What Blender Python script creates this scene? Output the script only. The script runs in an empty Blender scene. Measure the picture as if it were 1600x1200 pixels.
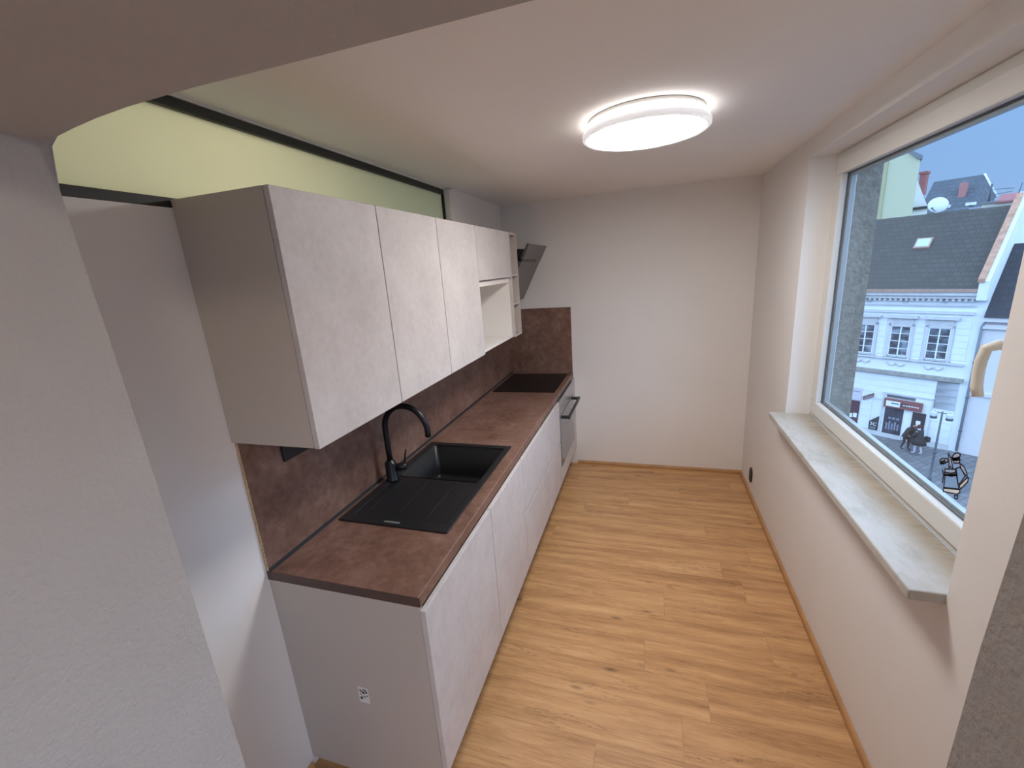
import bpy, bmesh, math, random
from mathutils import Vector, Matrix
random.seed(7)
PI = math.pi
SC = bpy.context.scene
COL = SC.collection

# ------------------------------------------------------------------ materials
def new_mat(name):
    m = bpy.data.materials.new(name); m.use_nodes = True
    nt = m.node_tree; b = nt.nodes['Principled BSDF']
    return m, nt, b

def coords(nt, scale=(1, 1, 1), rot=(0, 0, 0), which='Object'):
    tc = nt.nodes.new('ShaderNodeTexCoord'); mp = nt.nodes.new('ShaderNodeMapping')
    mp.inputs['Scale'].default_value = scale; mp.inputs['Rotation'].default_value = rot
    nt.links.new(tc.outputs[which], mp.inputs['Vector'])
    return mp.outputs['Vector']

def noise(nt, vec, scale, detail=4, rough=.55):
    n = nt.nodes.new('ShaderNodeTexNoise')
    n.inputs['Scale'].default_value = scale; n.inputs['Detail'].default_value = detail
    n.inputs['Roughness'].default_value = rough
    nt.links.new(vec, n.inputs['Vector'])
    return n.outputs['Fac']

def ramp(nt, fac, stops):
    r = nt.nodes.new('ShaderNodeValToRGB'); e = r.color_ramp.elements
    while len(e) < len(stops): e.new(.5)
    for el, (p, c) in zip(e, stops):
        el.position = p; el.color = (*c, 1)
    nt.links.new(fac, r.inputs['Fac'])
    return r.outputs['Color']

def bump(nt, b, height, strength=.2, dist=.01):
    n = nt.nodes.new('ShaderNodeBump'); n.inputs['Strength'].default_value = strength
    n.inputs['Distance'].default_value = dist
    nt.links.new(height, n.inputs['Height']); nt.links.new(n.outputs['Normal'], b.inputs['Normal'])

def mat(name, col, rough=.6, metal=0, var=.04, nscale=6, bstr=0, bscale=200, bdist=.002, spec=.5):
    m, nt, b = new_mat(name)
    v = coords(nt)
    f = noise(nt, v, nscale)
    lo = tuple(max(0, c * (1 - var)) for c in col); hi = tuple(min(1, c * (1 + var)) for c in col)
    nt.links.new(ramp(nt, f, [(.3, lo), (.7, hi)]), b.inputs['Base Color'])
    b.inputs['Roughness'].default_value = rough; b.inputs['Metallic'].default_value = metal
    b.inputs['Specular IOR Level'].default_value = spec
    if bstr: bump(nt, b, noise(nt, v, bscale, 3), bstr, bdist)
    return m

def emis(name, col, strength):
    m, nt, b = new_mat(name)
    b.inputs['Base Color'].default_value = (.8, .8, .8, 1)
    b.inputs['Emission Color'].default_value = (*col, 1); b.inputs['Emission Strength'].default_value = strength
    return m

M = {}
WALLC = (.82, .795, .775)
M['wall'] = mat('painted_wall', WALLC, .85, var=.012, nscale=3, bstr=.12, bscale=160, spec=.2)
M['ceiling'] = mat('painted_ceiling', (.88, .855, .835), .9, var=.012, nscale=2, bstr=.06, bscale=120, spec=.2)
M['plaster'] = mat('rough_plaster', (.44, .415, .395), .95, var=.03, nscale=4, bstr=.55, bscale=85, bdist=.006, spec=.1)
M['carcass'] = mat('cashmere_board', (.55, .485, .43), .55, var=.01)
M['edge'] = mat('cashmere_edge', (.52, .46, .42), .5, var=.01)
M['whiteboard'] = mat('white_board', (.80, .78, .76), .5, var=.01)
M['black'] = mat('matt_black', (.012, .012, .014), .38, var=.1)
M['blackmetal'] = mat('black_steel', (.02, .02, .023), .32, metal=.4, var=.1)
M['granite'] = mat('black_granite_composite', (.012, .0125, .014), .42, var=.5, nscale=900, bstr=.05, bscale=900)
M['hobglass'] = mat('black_ceramic_glass', (.006, .006, .007), .3, var=.1, spec=.22)
M['steel'] = mat('brushed_steel', (.50, .50, .52), .32, metal=.9, var=.04)
M['greyglass'] = mat('oven_glass', (.20, .20, .215), .15, metal=.3, var=.03)
M['darkgap'] = mat('dark_plinth', (.03, .028, .026), .7)
M['pvc'] = mat('white_pvc', (.70, .685, .655), .5, var=.01, spec=.25)
M['gasket'] = mat('grey_gasket', (.10, .12, .15), .6)
M['alu'] = mat('dark_frame', (.025, .027, .022), .5)
M['lampwhite'] = mat('lamp_white', (.92, .92, .94), .45, var=.01)
def acrylic():
    m = bpy.data.materials.new('translucent_acrylic'); m.use_nodes = True
    nt = m.node_tree; nt.nodes.clear()
    o = nt.nodes.new('ShaderNodeOutputMaterial'); t = nt.nodes.new('ShaderNodeBsdfTranslucent'); d = nt.nodes.new('ShaderNodeBsdfDiffuse')
    t.inputs['Color'].default_value = (.8, .8, .82, 1); d.inputs['Color'].default_value = (.85, .85, .87, 1)
    x = nt.nodes.new('ShaderNodeMixShader'); x.inputs[0].default_value = .95
    nt.links.new(t.outputs[0], x.inputs[1]); nt.links.new(d.outputs[0], x.inputs[2]); nt.links.new(x.outputs[0], o.inputs['Surface'])
    return m
M['acrylic'] = acrylic()
M['chip'] = mat('chipboard_edge', (.50, .36, .22), .9, var=.35, nscale=150)
M['seal'] = mat('seal_strip', (.02, .024, .028), .7, spec=.2)
M['paper'] = mat('label_paper', (.72, .70, .69), .7)
M['ink'] = mat('ink', (.03, .03, .045), .7)
M['red'] = mat('red_dot', (.55, .03, .03), .4)
M['hood'] = mat('hood_glass', (.085, .078, .078), .28, var=.03)

def door_mat():
    m, nt, b = new_mat('light_concrete_laminate')
    v = coords(nt)
    a = noise(nt, v, 5, 8, .62); c = noise(nt, v, 38, 6, .65)
    mx = nt.nodes.new('ShaderNodeMix'); mx.data_type = 'FLOAT'
    nt.links.new(a, mx.inputs[2]); nt.links.new(c, mx.inputs[3]); mx.inputs[0].default_value = .4
    nt.links.new(ramp(nt, mx.outputs[0], [(.36, (.52, .475, .465)), (.5, (.585, .54, .53)), (.64, (.63, .59, .58))]), b.inputs['Base Color'])
    b.inputs['Roughness'].default_value = .5
    bump(nt, b, c, .05, .002)
    return m
M['door'] = door_mat()

def top_mat(name, k):
    m, nt, b = new_mat(name)
    v = coords(nt)
    a = noise(nt, v, 4.5, 9, .68); c = noise(nt, v, 26, 6, .7)
    mx = nt.nodes.new('ShaderNodeMix'); mx.data_type = 'FLOAT'
    nt.links.new(a, mx.inputs[2]); nt.links.new(c, mx.inputs[3]); mx.inputs[0].default_value = .45
    cs = [(.35, (.135, .068, .048)), (.46, (.215, .112, .080)), (.54, (.265, .148, .112)), (.66, (.38, .235, .185))]
    nt.links.new(ramp(nt, mx.outputs[0], [(p, tuple(x * k for x in c_)) for p, c_ in cs]), b.inputs['Base Color'])
    b.inputs['Roughness'].default_value = .42
    bump(nt, b, c, .08, .001)
    return m
M['worktop'] = top_mat('rust_stone_laminate', .80)
M['splash'] = top_mat('rust_stone_splash', .80)

def wood_floor():
    m, nt, b = new_mat('oak_planks')
    L = nt.links
    v = coords(nt)
    br = nt.nodes.new('ShaderNodeTexBrick')
    br.offset = 0; br.offset_frequency = 1
    # every row of planks starts at its own random place
    sy_ = nt.nodes.new('ShaderNodeSeparateXYZ'); L.new(v, sy_.inputs[0])
    dv = nt.nodes.new('ShaderNodeMath'); dv.operation = 'DIVIDE'; dv.inputs[1].default_value = .185; L.new(sy_.outputs['Y'], dv.inputs[0])
    fl_ = nt.nodes.new('ShaderNodeMath'); fl_.operation = 'FLOOR'; L.new(dv.outputs[0], fl_.inputs[0])
    wn = nt.nodes.new('ShaderNodeTexWhiteNoise'); wn.noise_dimensions = '1D'; L.new(fl_.outputs[0], wn.inputs['W'])
    ma = nt.nodes.new('ShaderNodeMath'); ma.operation = 'MULTIPLY_ADD'; ma.inputs[1].default_value = 1.28; L.new(wn.outputs['Value'], ma.inputs[0]); L.new(sy_.outputs['X'], ma.inputs[2])
    cb = nt.nodes.new('ShaderNodeCombineXYZ'); L.new(ma.outputs[0], cb.inputs['X']); L.new(sy_.outputs['Y'], cb.inputs['Y'])
    v = cb.outputs[0]
    br.inputs['Scale'].default_value = 1; br.inputs['Brick Width'].default_value = 1.28
    br.inputs['Row Height'].default_value = .185; br.inputs['Mortar Size'].default_value = .0011
    br.inputs['Color1'].default_value = (.0, .0, .0, 1); br.inputs['Color2'].default_value = (1, 1, 1, 1)
    br.inputs['Mortar'].default_value = (.5, .5, .5, 1); br.inputs['Bias'].default_value = 0
    L.new(v, br.inputs['Vector'])
    # each plank shifts its own grain
    sp = nt.nodes.new('ShaderNodeVectorMath'); sp.operation = 'MULTIPLY_ADD'
    L.new(br.outputs['Color'], sp.inputs[0]); sp.inputs[1].default_value = (7.3, 3.1, 5.7); L.new(v, sp.inputs[2])
    def mp(scale):
        n = nt.nodes.new('ShaderNodeMapping'); n.inputs['Scale'].default_value = scale
        L.new(sp.outputs[0], n.inputs['Vector']); return n.outputs['Vector']
    g1 = noise(nt, mp((1.0, 11, 1)), 1.5, 9, .66)
    g2 = noise(nt, mp((5, 110, 1)), 2.2, 6, .7)
    mx = nt.nodes.new('ShaderNodeMix'); mx.data_type = 'FLOAT'; mx.inputs[0].default_value = .35
    L.new(g1, mx.inputs[2]); L.new(g2, mx.inputs[3])
    base = ramp(nt, mx.outputs[0], [(.32, (.29, .14, .055)), (.42, (.45, .235, .100)), (.52, (.60, .335, .150)), (.68, (.76, .475, .240))])
    # knots
    vo = nt.nodes.new('ShaderNodeTexVoronoi'); vo.inputs['Scale'].default_value = 1
    L.new(mp((2.6, 7.5, 1)), vo.inputs['Vector'])
    kn = nt.nodes.new('ShaderNodeMapRange'); kn.inputs['From Min'].default_value = .02; kn.inputs['From Max'].default_value = .11
    kn.inputs['To Min'].default_value = .42; kn.inputs['To Max'].default_value = 1
    L.new(vo.outputs['Distance'], kn.inputs['Value'])
    # cracks
    ck = noise(nt, mp((.9, 7, 1)), 1.6, 9, .62)
    s1 = nt.nodes.new('ShaderNodeMath'); s1.operation = 'SUBTRACT'; s1.inputs[1].default_value = .5; L.new(ck, s1.inputs[0])
    s2 = nt.nodes.new('ShaderNodeMath'); s2.operation = 'ABSOLUTE'; L.new(s1.outputs[0], s2.inputs[0])
    mk = noise(nt, mp((1.7, 5, 1)), 1.3, 2, .5)
    s3 = nt.nodes.new('ShaderNodeMapRange'); s3.inputs['From Min'].default_value = .50; s3.inputs['From Max'].default_value = .60; L.new(mk, s3.inputs['Value'])
    s4 = nt.nodes.new('ShaderNodeMath'); s4.operation = 'MULTIPLY_ADD'; s4.inputs[1].default_value = -.012; s4.inputs[2].default_value = .012; L.new(s3.outputs[0], s4.inputs[0])
    s5 = nt.nodes.new('ShaderNodeMath'); s5.operation = 'ADD'; L.new(s2.outputs[0], s5.inputs[0]); L.new(s4.outputs[0], s5.inputs[1])
    cr = nt.nodes.new('ShaderNodeMapRange'); cr.inputs['From Min'].default_value = .0015; cr.inputs['From Max'].default_value = .009
    cr.inputs['To Min'].default_value = .55; cr.inputs['To Max'].default_value = 1
    L.new(s5.outputs[0], cr.inputs['Value'])
    mu = nt.nodes.new('ShaderNodeMath'); mu.operation = 'MULTIPLY'; L.new(kn.outputs[0], mu.inputs[0]); L.new(cr.outputs[0], mu.inputs[1])
    # joints
    jr = nt.nodes.new('ShaderNodeMapRange'); jr.inputs['To Min'].default_value = 1; jr.inputs['To Max'].default_value = .72
    L.new(br.outputs['Fac'], jr.inputs['Value'])
    mu2 = nt.nodes.new('ShaderNodeMath'); mu2.operation = 'MULTIPLY'; L.new(mu.outputs[0], mu2.inputs[0]); L.new(jr.outputs[0], mu2.inputs[1])
    vm = nt.nodes.new('ShaderNodeVectorMath'); vm.operation = 'SCALE'; L.new(base, vm.inputs[0]); L.new(mu2.outputs[0], vm.inputs['Scale'])
    L.new(vm.outputs[0], b.inputs['Base Color'])
    b.inputs['Roughness'].default_value = .42
    bump(nt, b, g2, .06, .001)
    return m
M['floor'] = wood_floor()
M['skirting'] = mat('oak_skirting', (.47, .25, .105), .45, var=.12, nscale=12)

def marble():
    m, nt, b = new_mat('cream_marble')
    a = noise(nt, coords(nt, (4, 1.5, 1)), 3, 8, .7)
    c = noise(nt, coords(nt, (1, 9, 1), (0, 0, .5)), 5, 6, .6)
    # a natural tan vein band runs the length of the slab near the window
    tc = nt.nodes.new('ShaderNodeTexCoord'); sx = nt.nodes.new('ShaderNodeSeparateXYZ'); nt.links.new(tc.outputs['Object'], sx.inputs[0])
    ad = nt.nodes.new('ShaderNodeMath'); ad.operation = 'MULTIPLY_ADD'; ad.inputs[1].default_value = .10
    nt.links.new(c, ad.inputs[0]); nt.links.new(sx.outputs['X'], ad.inputs[2])
    mr = nt.nodes.new('ShaderNodeMapRange'); mr.inputs['From Min'].default_value = 2.135; mr.inputs['From Max'].default_value = 2.215
    mr.inputs['To Min'].default_value = 0; mr.inputs['To Max'].default_value = .75
    nt.links.new(ad.outputs[0], mr.inputs['Value'])
    w = ramp(nt, a, [(.35, (.43, .41, .375)), (.55, (.55, .54, .52)), (.7, (.49, .47, .44))])
    t = ramp(nt, c, [(.35, (.33, .265, .18)), (.5, (.41, .35, .26)), (.65, (.47, .42, .35))])
    mx = nt.nodes.new('ShaderNodeMix'); mx.data_type = 'RGBA'
    nt.links.new(mr.outputs[0], mx.inputs[0]); nt.links.new(w, mx.inputs[6]); nt.links.new(t, mx.inputs[7])
    nt.links.new(mx.outputs[2], b.inputs['Base Color'])
    b.inputs['Roughness'].default_value = .42
    return m
M['marble'] = marble()

def clear_glass():
    m = bpy.data.materials.new('window_glass'); m.use_nodes = True
    nt = m.node_tree; nt.nodes.clear()
    o = nt.nodes.new('ShaderNodeOutputMaterial'); t = nt.nodes.new('ShaderNodeBsdfTransparent'); g = nt.nodes.new('ShaderNodeBsdfGlossy')
    t.inputs['Color'].default_value = (.95, .97, .97, 1); g.inputs['Roughness'].default_value = .02
    f = nt.nodes.new('ShaderNodeFresnel'); f.inputs['IOR'].default_value = 1.35
    x = nt.nodes.new('ShaderNodeMixShader')
    ge = nt.nodes.new('ShaderNodeNewGeometry'); inv = nt.nodes.new('ShaderNodeMath'); inv.operation = 'SUBTRACT'; inv.inputs[0].default_value = 1
    nt.links.new(ge.outputs['Backfacing'], inv.inputs[1]); mu = nt.nodes.new('ShaderNodeMath'); mu.operation = 'MULTIPLY'
    nt.links.new(f.outputs[0], mu.inputs[0]); nt.links.new(inv.outputs[0], mu.inputs[1])      # reflect on the outer skins only
    nt.links.new(mu.outputs[0], x.inputs[0]); nt.links.new(t.outputs[0], x.inputs[1]); nt.links.new(g.outputs[0], x.inputs[2])
    nt.links.new(x.outputs[0], o.inputs['Surface'])
    return m
M['glass'] = clear_glass()

def frosted():
    m = bpy.data.materials.new('frosted_glass'); m.use_nodes = True
    nt = m.node_tree; nt.nodes.clear()
    o = nt.nodes.new('ShaderNodeOutputMaterial'); t = nt.nodes.new('ShaderNodeBsdfTranslucent'); d = nt.nodes.new('ShaderNodeBsdfDiffuse')
    c = noise(nt, coords(nt), 3)
    nt.links.new(ramp(nt, c, [(.3, (.80, .85, .78)), (.7, (.82, .87, .80))]), t.inputs['Color'])
    d.inputs['Color'].default_value = (.52, .58, .52, 1)
    x = nt.nodes.new('ShaderNodeMixShader'); x.inputs[0].default_value = .35
    nt.links.new(t.outputs[0], x.inputs[1]); nt.links.new(d.outputs[0], x.inputs[2]); nt.links.new(x.outputs[0], o.inputs['Surface'])
    return m
M['frosted'] = frosted()

# ------------------------------------------------------------------ mesh helpers
def box(bm, x0, x1, y0, y1, z0, z1, bev=0, seg=2):
    vs = [bm.verts.new(p) for p in [(x0,y0,z0),(x1,y0,z0),(x1,y1,z0),(x0,y1,z0),(x0,y0,z1),(x1,y0,z1),(x1,y1,z1),(x0,y1,z1)]]
    fs = [bm.faces.new([vs[i] for i in f]) for f in [(0,3,2,1),(4,5,6,7),(0,1,5,4),(1,2,6,5),(2,3,7,6),(3,0,4,7)]]
    if bev:
        es = list({e for f in fs for e in f.edges})
        bmesh.ops.bevel(bm, geom=es, offset=bev, segments=seg, profile=.5, affect='EDGES')
    return fs

def tube(bm, pts, rad, seg=14, caps=True):
    pts = [Vector(p) for p in pts]
    if not hasattr(rad, '__len__'): rad = [rad] * len(pts)
    rings = []; prev = None
    for i, p in enumerate(pts):
        d = (pts[min(i+1, len(pts)-1)] - pts[max(i-1, 0)]).normalized()
        if prev is None:
            n = d.orthogonal().normalized()
        else:
            n = (prev - d * prev.dot(d)); n = n.normalized() if n.length > 1e-6 else d.orthogonal().normalized()
        prev = n; bn = d.cross(n)
        rings.append([bm.verts.new(p + (n * math.cos(2*PI*k/seg) + bn * math.sin(2*PI*k/seg)) * rad[i]) for k in range(seg)])
    for a, b in zip(rings, rings[1:]):
        for k in range(seg):
            f = bm.faces.new([a[k], a[(k+1) % seg], b[(k+1) % seg], b[k]]); f.smooth = True
    if caps:
        bm.faces.new(rings[0][::-1]); bm.faces.new(rings[-1])

def lathe(bm, prof, c, seg=64, smooth=True):
    """prof: list of (r, z) ; c: centre"""
    rings = []
    for r, z in prof:
        if r < 1e-6: rings.append([bm.verts.new((c[0], c[1], c[2] + z))])
        else: rings.append([bm.verts.new((c[0] + r*math.cos(2*PI*k/seg), c[1] + r*math.sin(2*PI*k/seg), c[2] + z)) for k in range(seg)])
    for a, b in zip(rings, rings[1:]):
        for k in range(seg):
            k2 = (k+1) % seg
            if len(a) == 1 and len(b) == 1: continue
            if len(a) == 1: f = bm.faces.new([a[0], b[k2], b[k]])
            elif len(b) == 1: f = bm.faces.new([a[k], a[k2], b[0]])
            else: f = bm.faces.new([a[k], a[k2], b[k2], b[k]])
            f.smooth = smooth

def prism(bm, poly, axis, a, b, bev=0):
    """extrude 2D polygon along axis from a to b. poly coords are the two remaining axes in xyz order"""
    def P(p, t):
        if axis == 'x': return (t, p[0], p[1])
        if axis == 'y': return (p[0], t, p[1])
        return (p[0], p[1], t)
    A = [bm.verts.new(P(p, a)) for p in poly]; B = [bm.verts.new(P(p, b)) for p in poly]
    fs = [bm.faces.new(A), bm.faces.new(B[::-1])]
    n = len(poly)
    for i in range(n):
        j = (i+1) % n
        fs.append(bm.faces.new([A[j], A[i], B[i], B[j]]))
    bmesh.ops.recalc_face_normals(bm, faces=fs)
    if bev:
        es = list({e for f in fs for e in f.edges})
        bmesh.ops.bevel(bm, geom=es, offset=bev, segments=2, profile=.5, affect='EDGES')
    return fs

def obj(name, bm, m, parent=None, local=False):
    """link bm as one mesh; when parented, world-space verts are shifted to the parent's base unless local"""
    bmesh.ops.recalc_face_normals(bm, faces=bm.faces)
    if parent is not None and not local:
        off = Vector((0, 0, 0)); q = parent
        while q is not None: off += q.location; q = q.parent
        bmesh.ops.translate(bm, verts=bm.verts, vec=-off)
    me = bpy.data.meshes.new(name); bm.to_mesh(me); bm.free()
    me.materials.append(m)
    o = bpy.data.objects.new(name, me); COL.objects.link(o)
    if parent is not None: o.parent = parent
    return o

def B(): return bmesh.new()
def bx(*a, **k):
    b = bmesh.new(); box(b, *a, **k); return b

def tag(o, label, cat, group=None):
    o['label'] = label; o['category'] = cat
    if group: o['group'] = group
    return o
def struct(o): o['kind'] = 'structure'; return o
def thing(name, label, cat, loc=(0, 0, 0), rz=0, group=None):
    o = bpy.data.objects.new(name, None); COL.objects.link(o); o.empty_display_size = .1
    o.location = loc; o.rotation_euler = (0, 0, rz)
    return tag(o, label, cat, group)

def text(name, s, size, m, parent, loc, rot, ext=.001, align='CENTER'):
    c = bpy.data.curves.new(name, 'FONT'); c.body = s; c.size = size; c.extrude = ext
    c.align_x = align; c.align_y = 'CENTER'
    t = bpy.data.objects.new(name, c); COL.objects.link(t)
    bpy.context.view_layer.update()
    me = bpy.data.meshes.new_from_object(t)
    COL.objects.unlink(t); bpy.data.objects.remove(t)
    me.materials.clear(); me.materials.append(m)
    o = bpy.data.objects.new(name, me); COL.objects.link(o)
    o.parent = parent; o.location = loc; o.rotation_euler = rot
    return o

# ------------------------------------------------------------------ dimensions
L = 2.946; W = 2.076; C = 2.442
YO, YI = -.465, -.765            # opening wall, kitchen face and near face
WT = .30                          # outer wall thickness
XO = 2.40                         # outer face of facade wall
SZ = .930                         # sill top
Y0, Y1, ZT = .329, 1.883, 2.347   # window opening

# ------------------------------------------------------------------ room shell
fl = struct(obj('floor', bx(-1.2, W, -3.3, L, -.06, 0), M['floor']))
ce = struct(obj('ceiling', bx(-.12, XO, YO + .001, L + .12, C, C + .12), M['ceiling']))
struct(obj('wall_back', bx(-.12, XO, L, L + .14, -.06, C), M['wall']))

b = B()
box(b, -.12, 0, YI, L, -.06, 2.118)
box(b, -.12, 0, 1.929, L, 2.118, C)
struct(obj('wall_left', b, M['wall']))

XM = 2.268
for nm, xa, xb, m_ in (('wall_right', W, XM, M['wall']), ('wall_right_outside', XM, XO, mat('grey_roughcast', (.30, .285, .25), .95, var=.25, nscale=30, bstr=.8, bscale=60, bdist=.01))):
    b = B(); ys = Y1 + (.0 if nm == 'wall_right' else -.012)
    box(b, xa, xb, YO, L, -.06, SZ - .033)
    box(b, xa, xb, YO, L, ZT, C)
    box(b, xa, xb, YO, Y0, SZ - .033, ZT)
    box(b, xa, xb, ys, L, SZ - .033, ZT)
    struct(obj(nm, b, m_))

# thick rough-plastered wall with the opening the camera looks through
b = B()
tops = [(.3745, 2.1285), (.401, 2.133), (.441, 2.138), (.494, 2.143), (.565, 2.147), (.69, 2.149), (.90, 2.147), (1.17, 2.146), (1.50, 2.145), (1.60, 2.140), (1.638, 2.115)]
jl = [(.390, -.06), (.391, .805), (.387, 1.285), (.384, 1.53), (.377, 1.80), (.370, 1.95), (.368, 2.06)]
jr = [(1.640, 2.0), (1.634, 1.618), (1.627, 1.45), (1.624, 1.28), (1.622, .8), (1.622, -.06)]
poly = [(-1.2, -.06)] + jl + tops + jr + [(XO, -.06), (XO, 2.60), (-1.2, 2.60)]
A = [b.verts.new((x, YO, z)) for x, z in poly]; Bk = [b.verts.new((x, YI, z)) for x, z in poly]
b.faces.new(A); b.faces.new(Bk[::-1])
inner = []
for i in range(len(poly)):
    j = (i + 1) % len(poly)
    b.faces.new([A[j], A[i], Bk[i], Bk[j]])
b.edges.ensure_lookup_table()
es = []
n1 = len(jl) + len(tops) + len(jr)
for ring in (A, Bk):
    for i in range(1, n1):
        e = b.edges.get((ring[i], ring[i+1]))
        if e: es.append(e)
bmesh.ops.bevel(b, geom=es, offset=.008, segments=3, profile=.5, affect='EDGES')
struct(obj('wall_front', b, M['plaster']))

# the room the camera stands in
struct(obj('ceiling_hall', bx(-1.2, XO, -3.3, YI, 2.50, 2.60), M['ceiling']))
struct(obj('wall_hall_left', bx(-1.3, -1.2, -3.3, YI, -.06, 2.6), M['wall']))
struct(obj('wall_hall_back', bx(-1.3, XO, -3.4, -3.3, -.06, 2.6), M['wall']))
b = B()
box(b, W, XO, -3.3, YI, -.06, .35); box(b, W, XO, -3.3, YI, 2.35, 2.6)
box(b, W, XO, -3.3, -3.1, .35, 2.35); box(b, W, XO, -1.15, YI, .35, 2.35)
struct(obj('wall_hall_right', b, M['wall']))

# lit room behind the frosted pane
b = B()
box(b, -1.5, -1.4, YI, 2.4, 1.2, 2.75); box(b, -1.4, -.12, YI - .1, YI, 1.2, 2.75); box(b, -1.4, -.12, 2.3, 2.4, 1.2, 2.75)
box(b, -1.4, -.12, YI, 2.3, 2.65, 2.75); box(b, -1.4, -.12, YI, 2.3, 1.2, 1.3)
struct(obj('wall_bathroom', b, mat('bathroom_paint', (.76, .80, .78), .8)))

# skirting (quarter round)
def skirt(name, p0, p1, inward):
    b = B(); n = 6; r = .030; t = .016
    prof = [(0, 0), (t, 0)] + [(t * math.cos(a), r * .35 + (r * .65) * math.sin(a)) for a in [k * PI / 2 / n for k in range(n + 1)]]
    p0 = Vector(p0); p1 = Vector(p1); inv = Vector(inward)
    A = [b.verts.new(p0 + inv * u + Vector((0, 0, v))) for u, v in prof]; Bq = [b.verts.new(p1 + inv * u + Vector((0, 0, v))) for u, v in prof]
    b.faces.new(A); b.faces.new(Bq[::-1])
    for i in range(len(prof)):
        j = (i+1) % len(prof); b.faces.new([A[j], A[i], Bq[i], Bq[j]])
    return struct(obj(name, b, M['skirting']))
skirt('baseboard_back', (.625, L, 0), (W, L, 0), (0, -1, 0))
skirt('baseboard_right', (W, YO, 0), (W, L, 0), (-1, 0, 0))
skirt('baseboard_left', (0, YO, 0), (0, -.012, 0), (1, 0, 0))

# ------------------------------------------------------------------ transom window above the cabinets
w2 = bpy.data.objects.new('window_2', None); COL.objects.link(w2); struct(w2); w2.location = (-.05, YI, 2.118)
b = B()
box(b, -.075, -.040, YI, 1.880, 2.404, 2.434, .002)
box(b, -.075, -.004, YI, 1.880, 2.118, 2.146, .002)
box(b, -.075, -.040, 1.868, 1.880, 2.146, 2.404, .001)
obj('window_frame', b, M['alu'], w2)
obj('trim_strip', bx(-.075, -.034, YI, 1.929, 2.434, C), M['pvc'], w2)
obj('reveal_panel', bx(-.075, 0.0, 1.880, 1.929, 2.118, 2.434), M['wall'], w2)
obj('frosted_pane', bx(-.062, -.056, YI, 1.868, 2.146, 2.404), M['frosted'], w2)

# ------------------------------------------------------------------ main window
w1 = bpy.data.objects.new('window_1', None); COL.objects.link(w1); struct(w1); w1.location = (2.195, Y0, SZ)
GX = 2.195
def ring(b, y0, y1, z0, z1, wl, wr, wb, wtp, x0, x1, bev):
    box(b, x0, x1, y0, y1, z0, z0 + wb, bev); box(b, x0, x1, y0, y1, z1 - wtp, z1, bev)
    box(b, x0, x1, y0, y0 + wl, z0 + wb - .001, z1 - wtp + .001, bev); box(b, x0, x1, y1 - wr, y1, z0 + wb - .001, z1 - wtp + .001, bev)
b = B(); ring(b, Y0, Y1, SZ, ZT, .06, .052, .036, .045, GX + .004, GX + .075, .004); obj('window_frame', b, M['pvc'], w1)
b = B(); ring(b, Y0 + .045, Y1 - .042, SZ + .030, ZT - .036, .082, .078, .078, .074, GX - .010, GX + .060, .006); sash = obj('sash', b, M['pvc'], w1)
gy0, gy1, gz0, gz1 = Y0 + .127, Y1 - .120, SZ + .108, ZT - .110
b = B(); ring(b, gy0 - .002, gy1 + .002, gz0 - .002, gz1 + .002, .0055, .0055, .0055, .0055, GX + .017, GX + .0235, .001); obj('gasket', b, M['gasket'], sash)
b = B(); ring(b, gy0 + .001, gy1 - .001, gz0 + .001, gz1 - .001, .014, .014, .014, .014, GX + .0285, GX + .050, .002); obj('spacer', b, mat('spacer_bar', (.40, .44, .48), .4, metal=.3), sash)
obj('glass', bx(GX + .024, GX + .028, gy0, gy1, gz0, gz1), M['glass'], sash)
# handle on the near stile: rounded plate and a lever curving away
b = B(); HY = .478
pts = [(GX - .010 - .004, HY, 1.60), (GX - .035, HY, 1.606), (GX - .055, HY + .008, 1.595), (GX - .058, HY + .013, 1.56), (GX - .058, HY + .014, 1.53), (GX - .058, HY + .010, 1.49), (GX - .055, HY + .002, 1.462)]
tube(b, pts, [.014, .014, .0135, .013, .013, .013, .012], 12)
box(b, GX - .020, GX - .008, HY - .016, HY + .016, 1.565, 1.64, .005)
obj('window_handle', b, mat('cream_handle', (.74, .71, .63), .35), sash)

# sill slab
b = B(); box(b, W - .086, GX + .006, Y0 + .001, Y1 - .001, SZ - .033, SZ)
box(b, W - .086, W - .0005, Y1 - .002, Y1 + .019, SZ - .033, SZ)
bmesh.ops.remove_doubles(b, verts=b.verts, dist=.0001)
b.free(); b = B()
prism(b, [(W - .086, Y0 + .001), (GX + .006, Y0 + .001), (GX + .006, Y1 - .001), (W - .001, Y1 - .001), (W - .001, Y1 + .019), (W - .086, Y1 + .019)], 'z', SZ - .033, SZ, .005)
sill = tag(obj('window_sill', b, M['marble']), 'long cream marble sill slab with a tan band below the big window', 'window sill')

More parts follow.
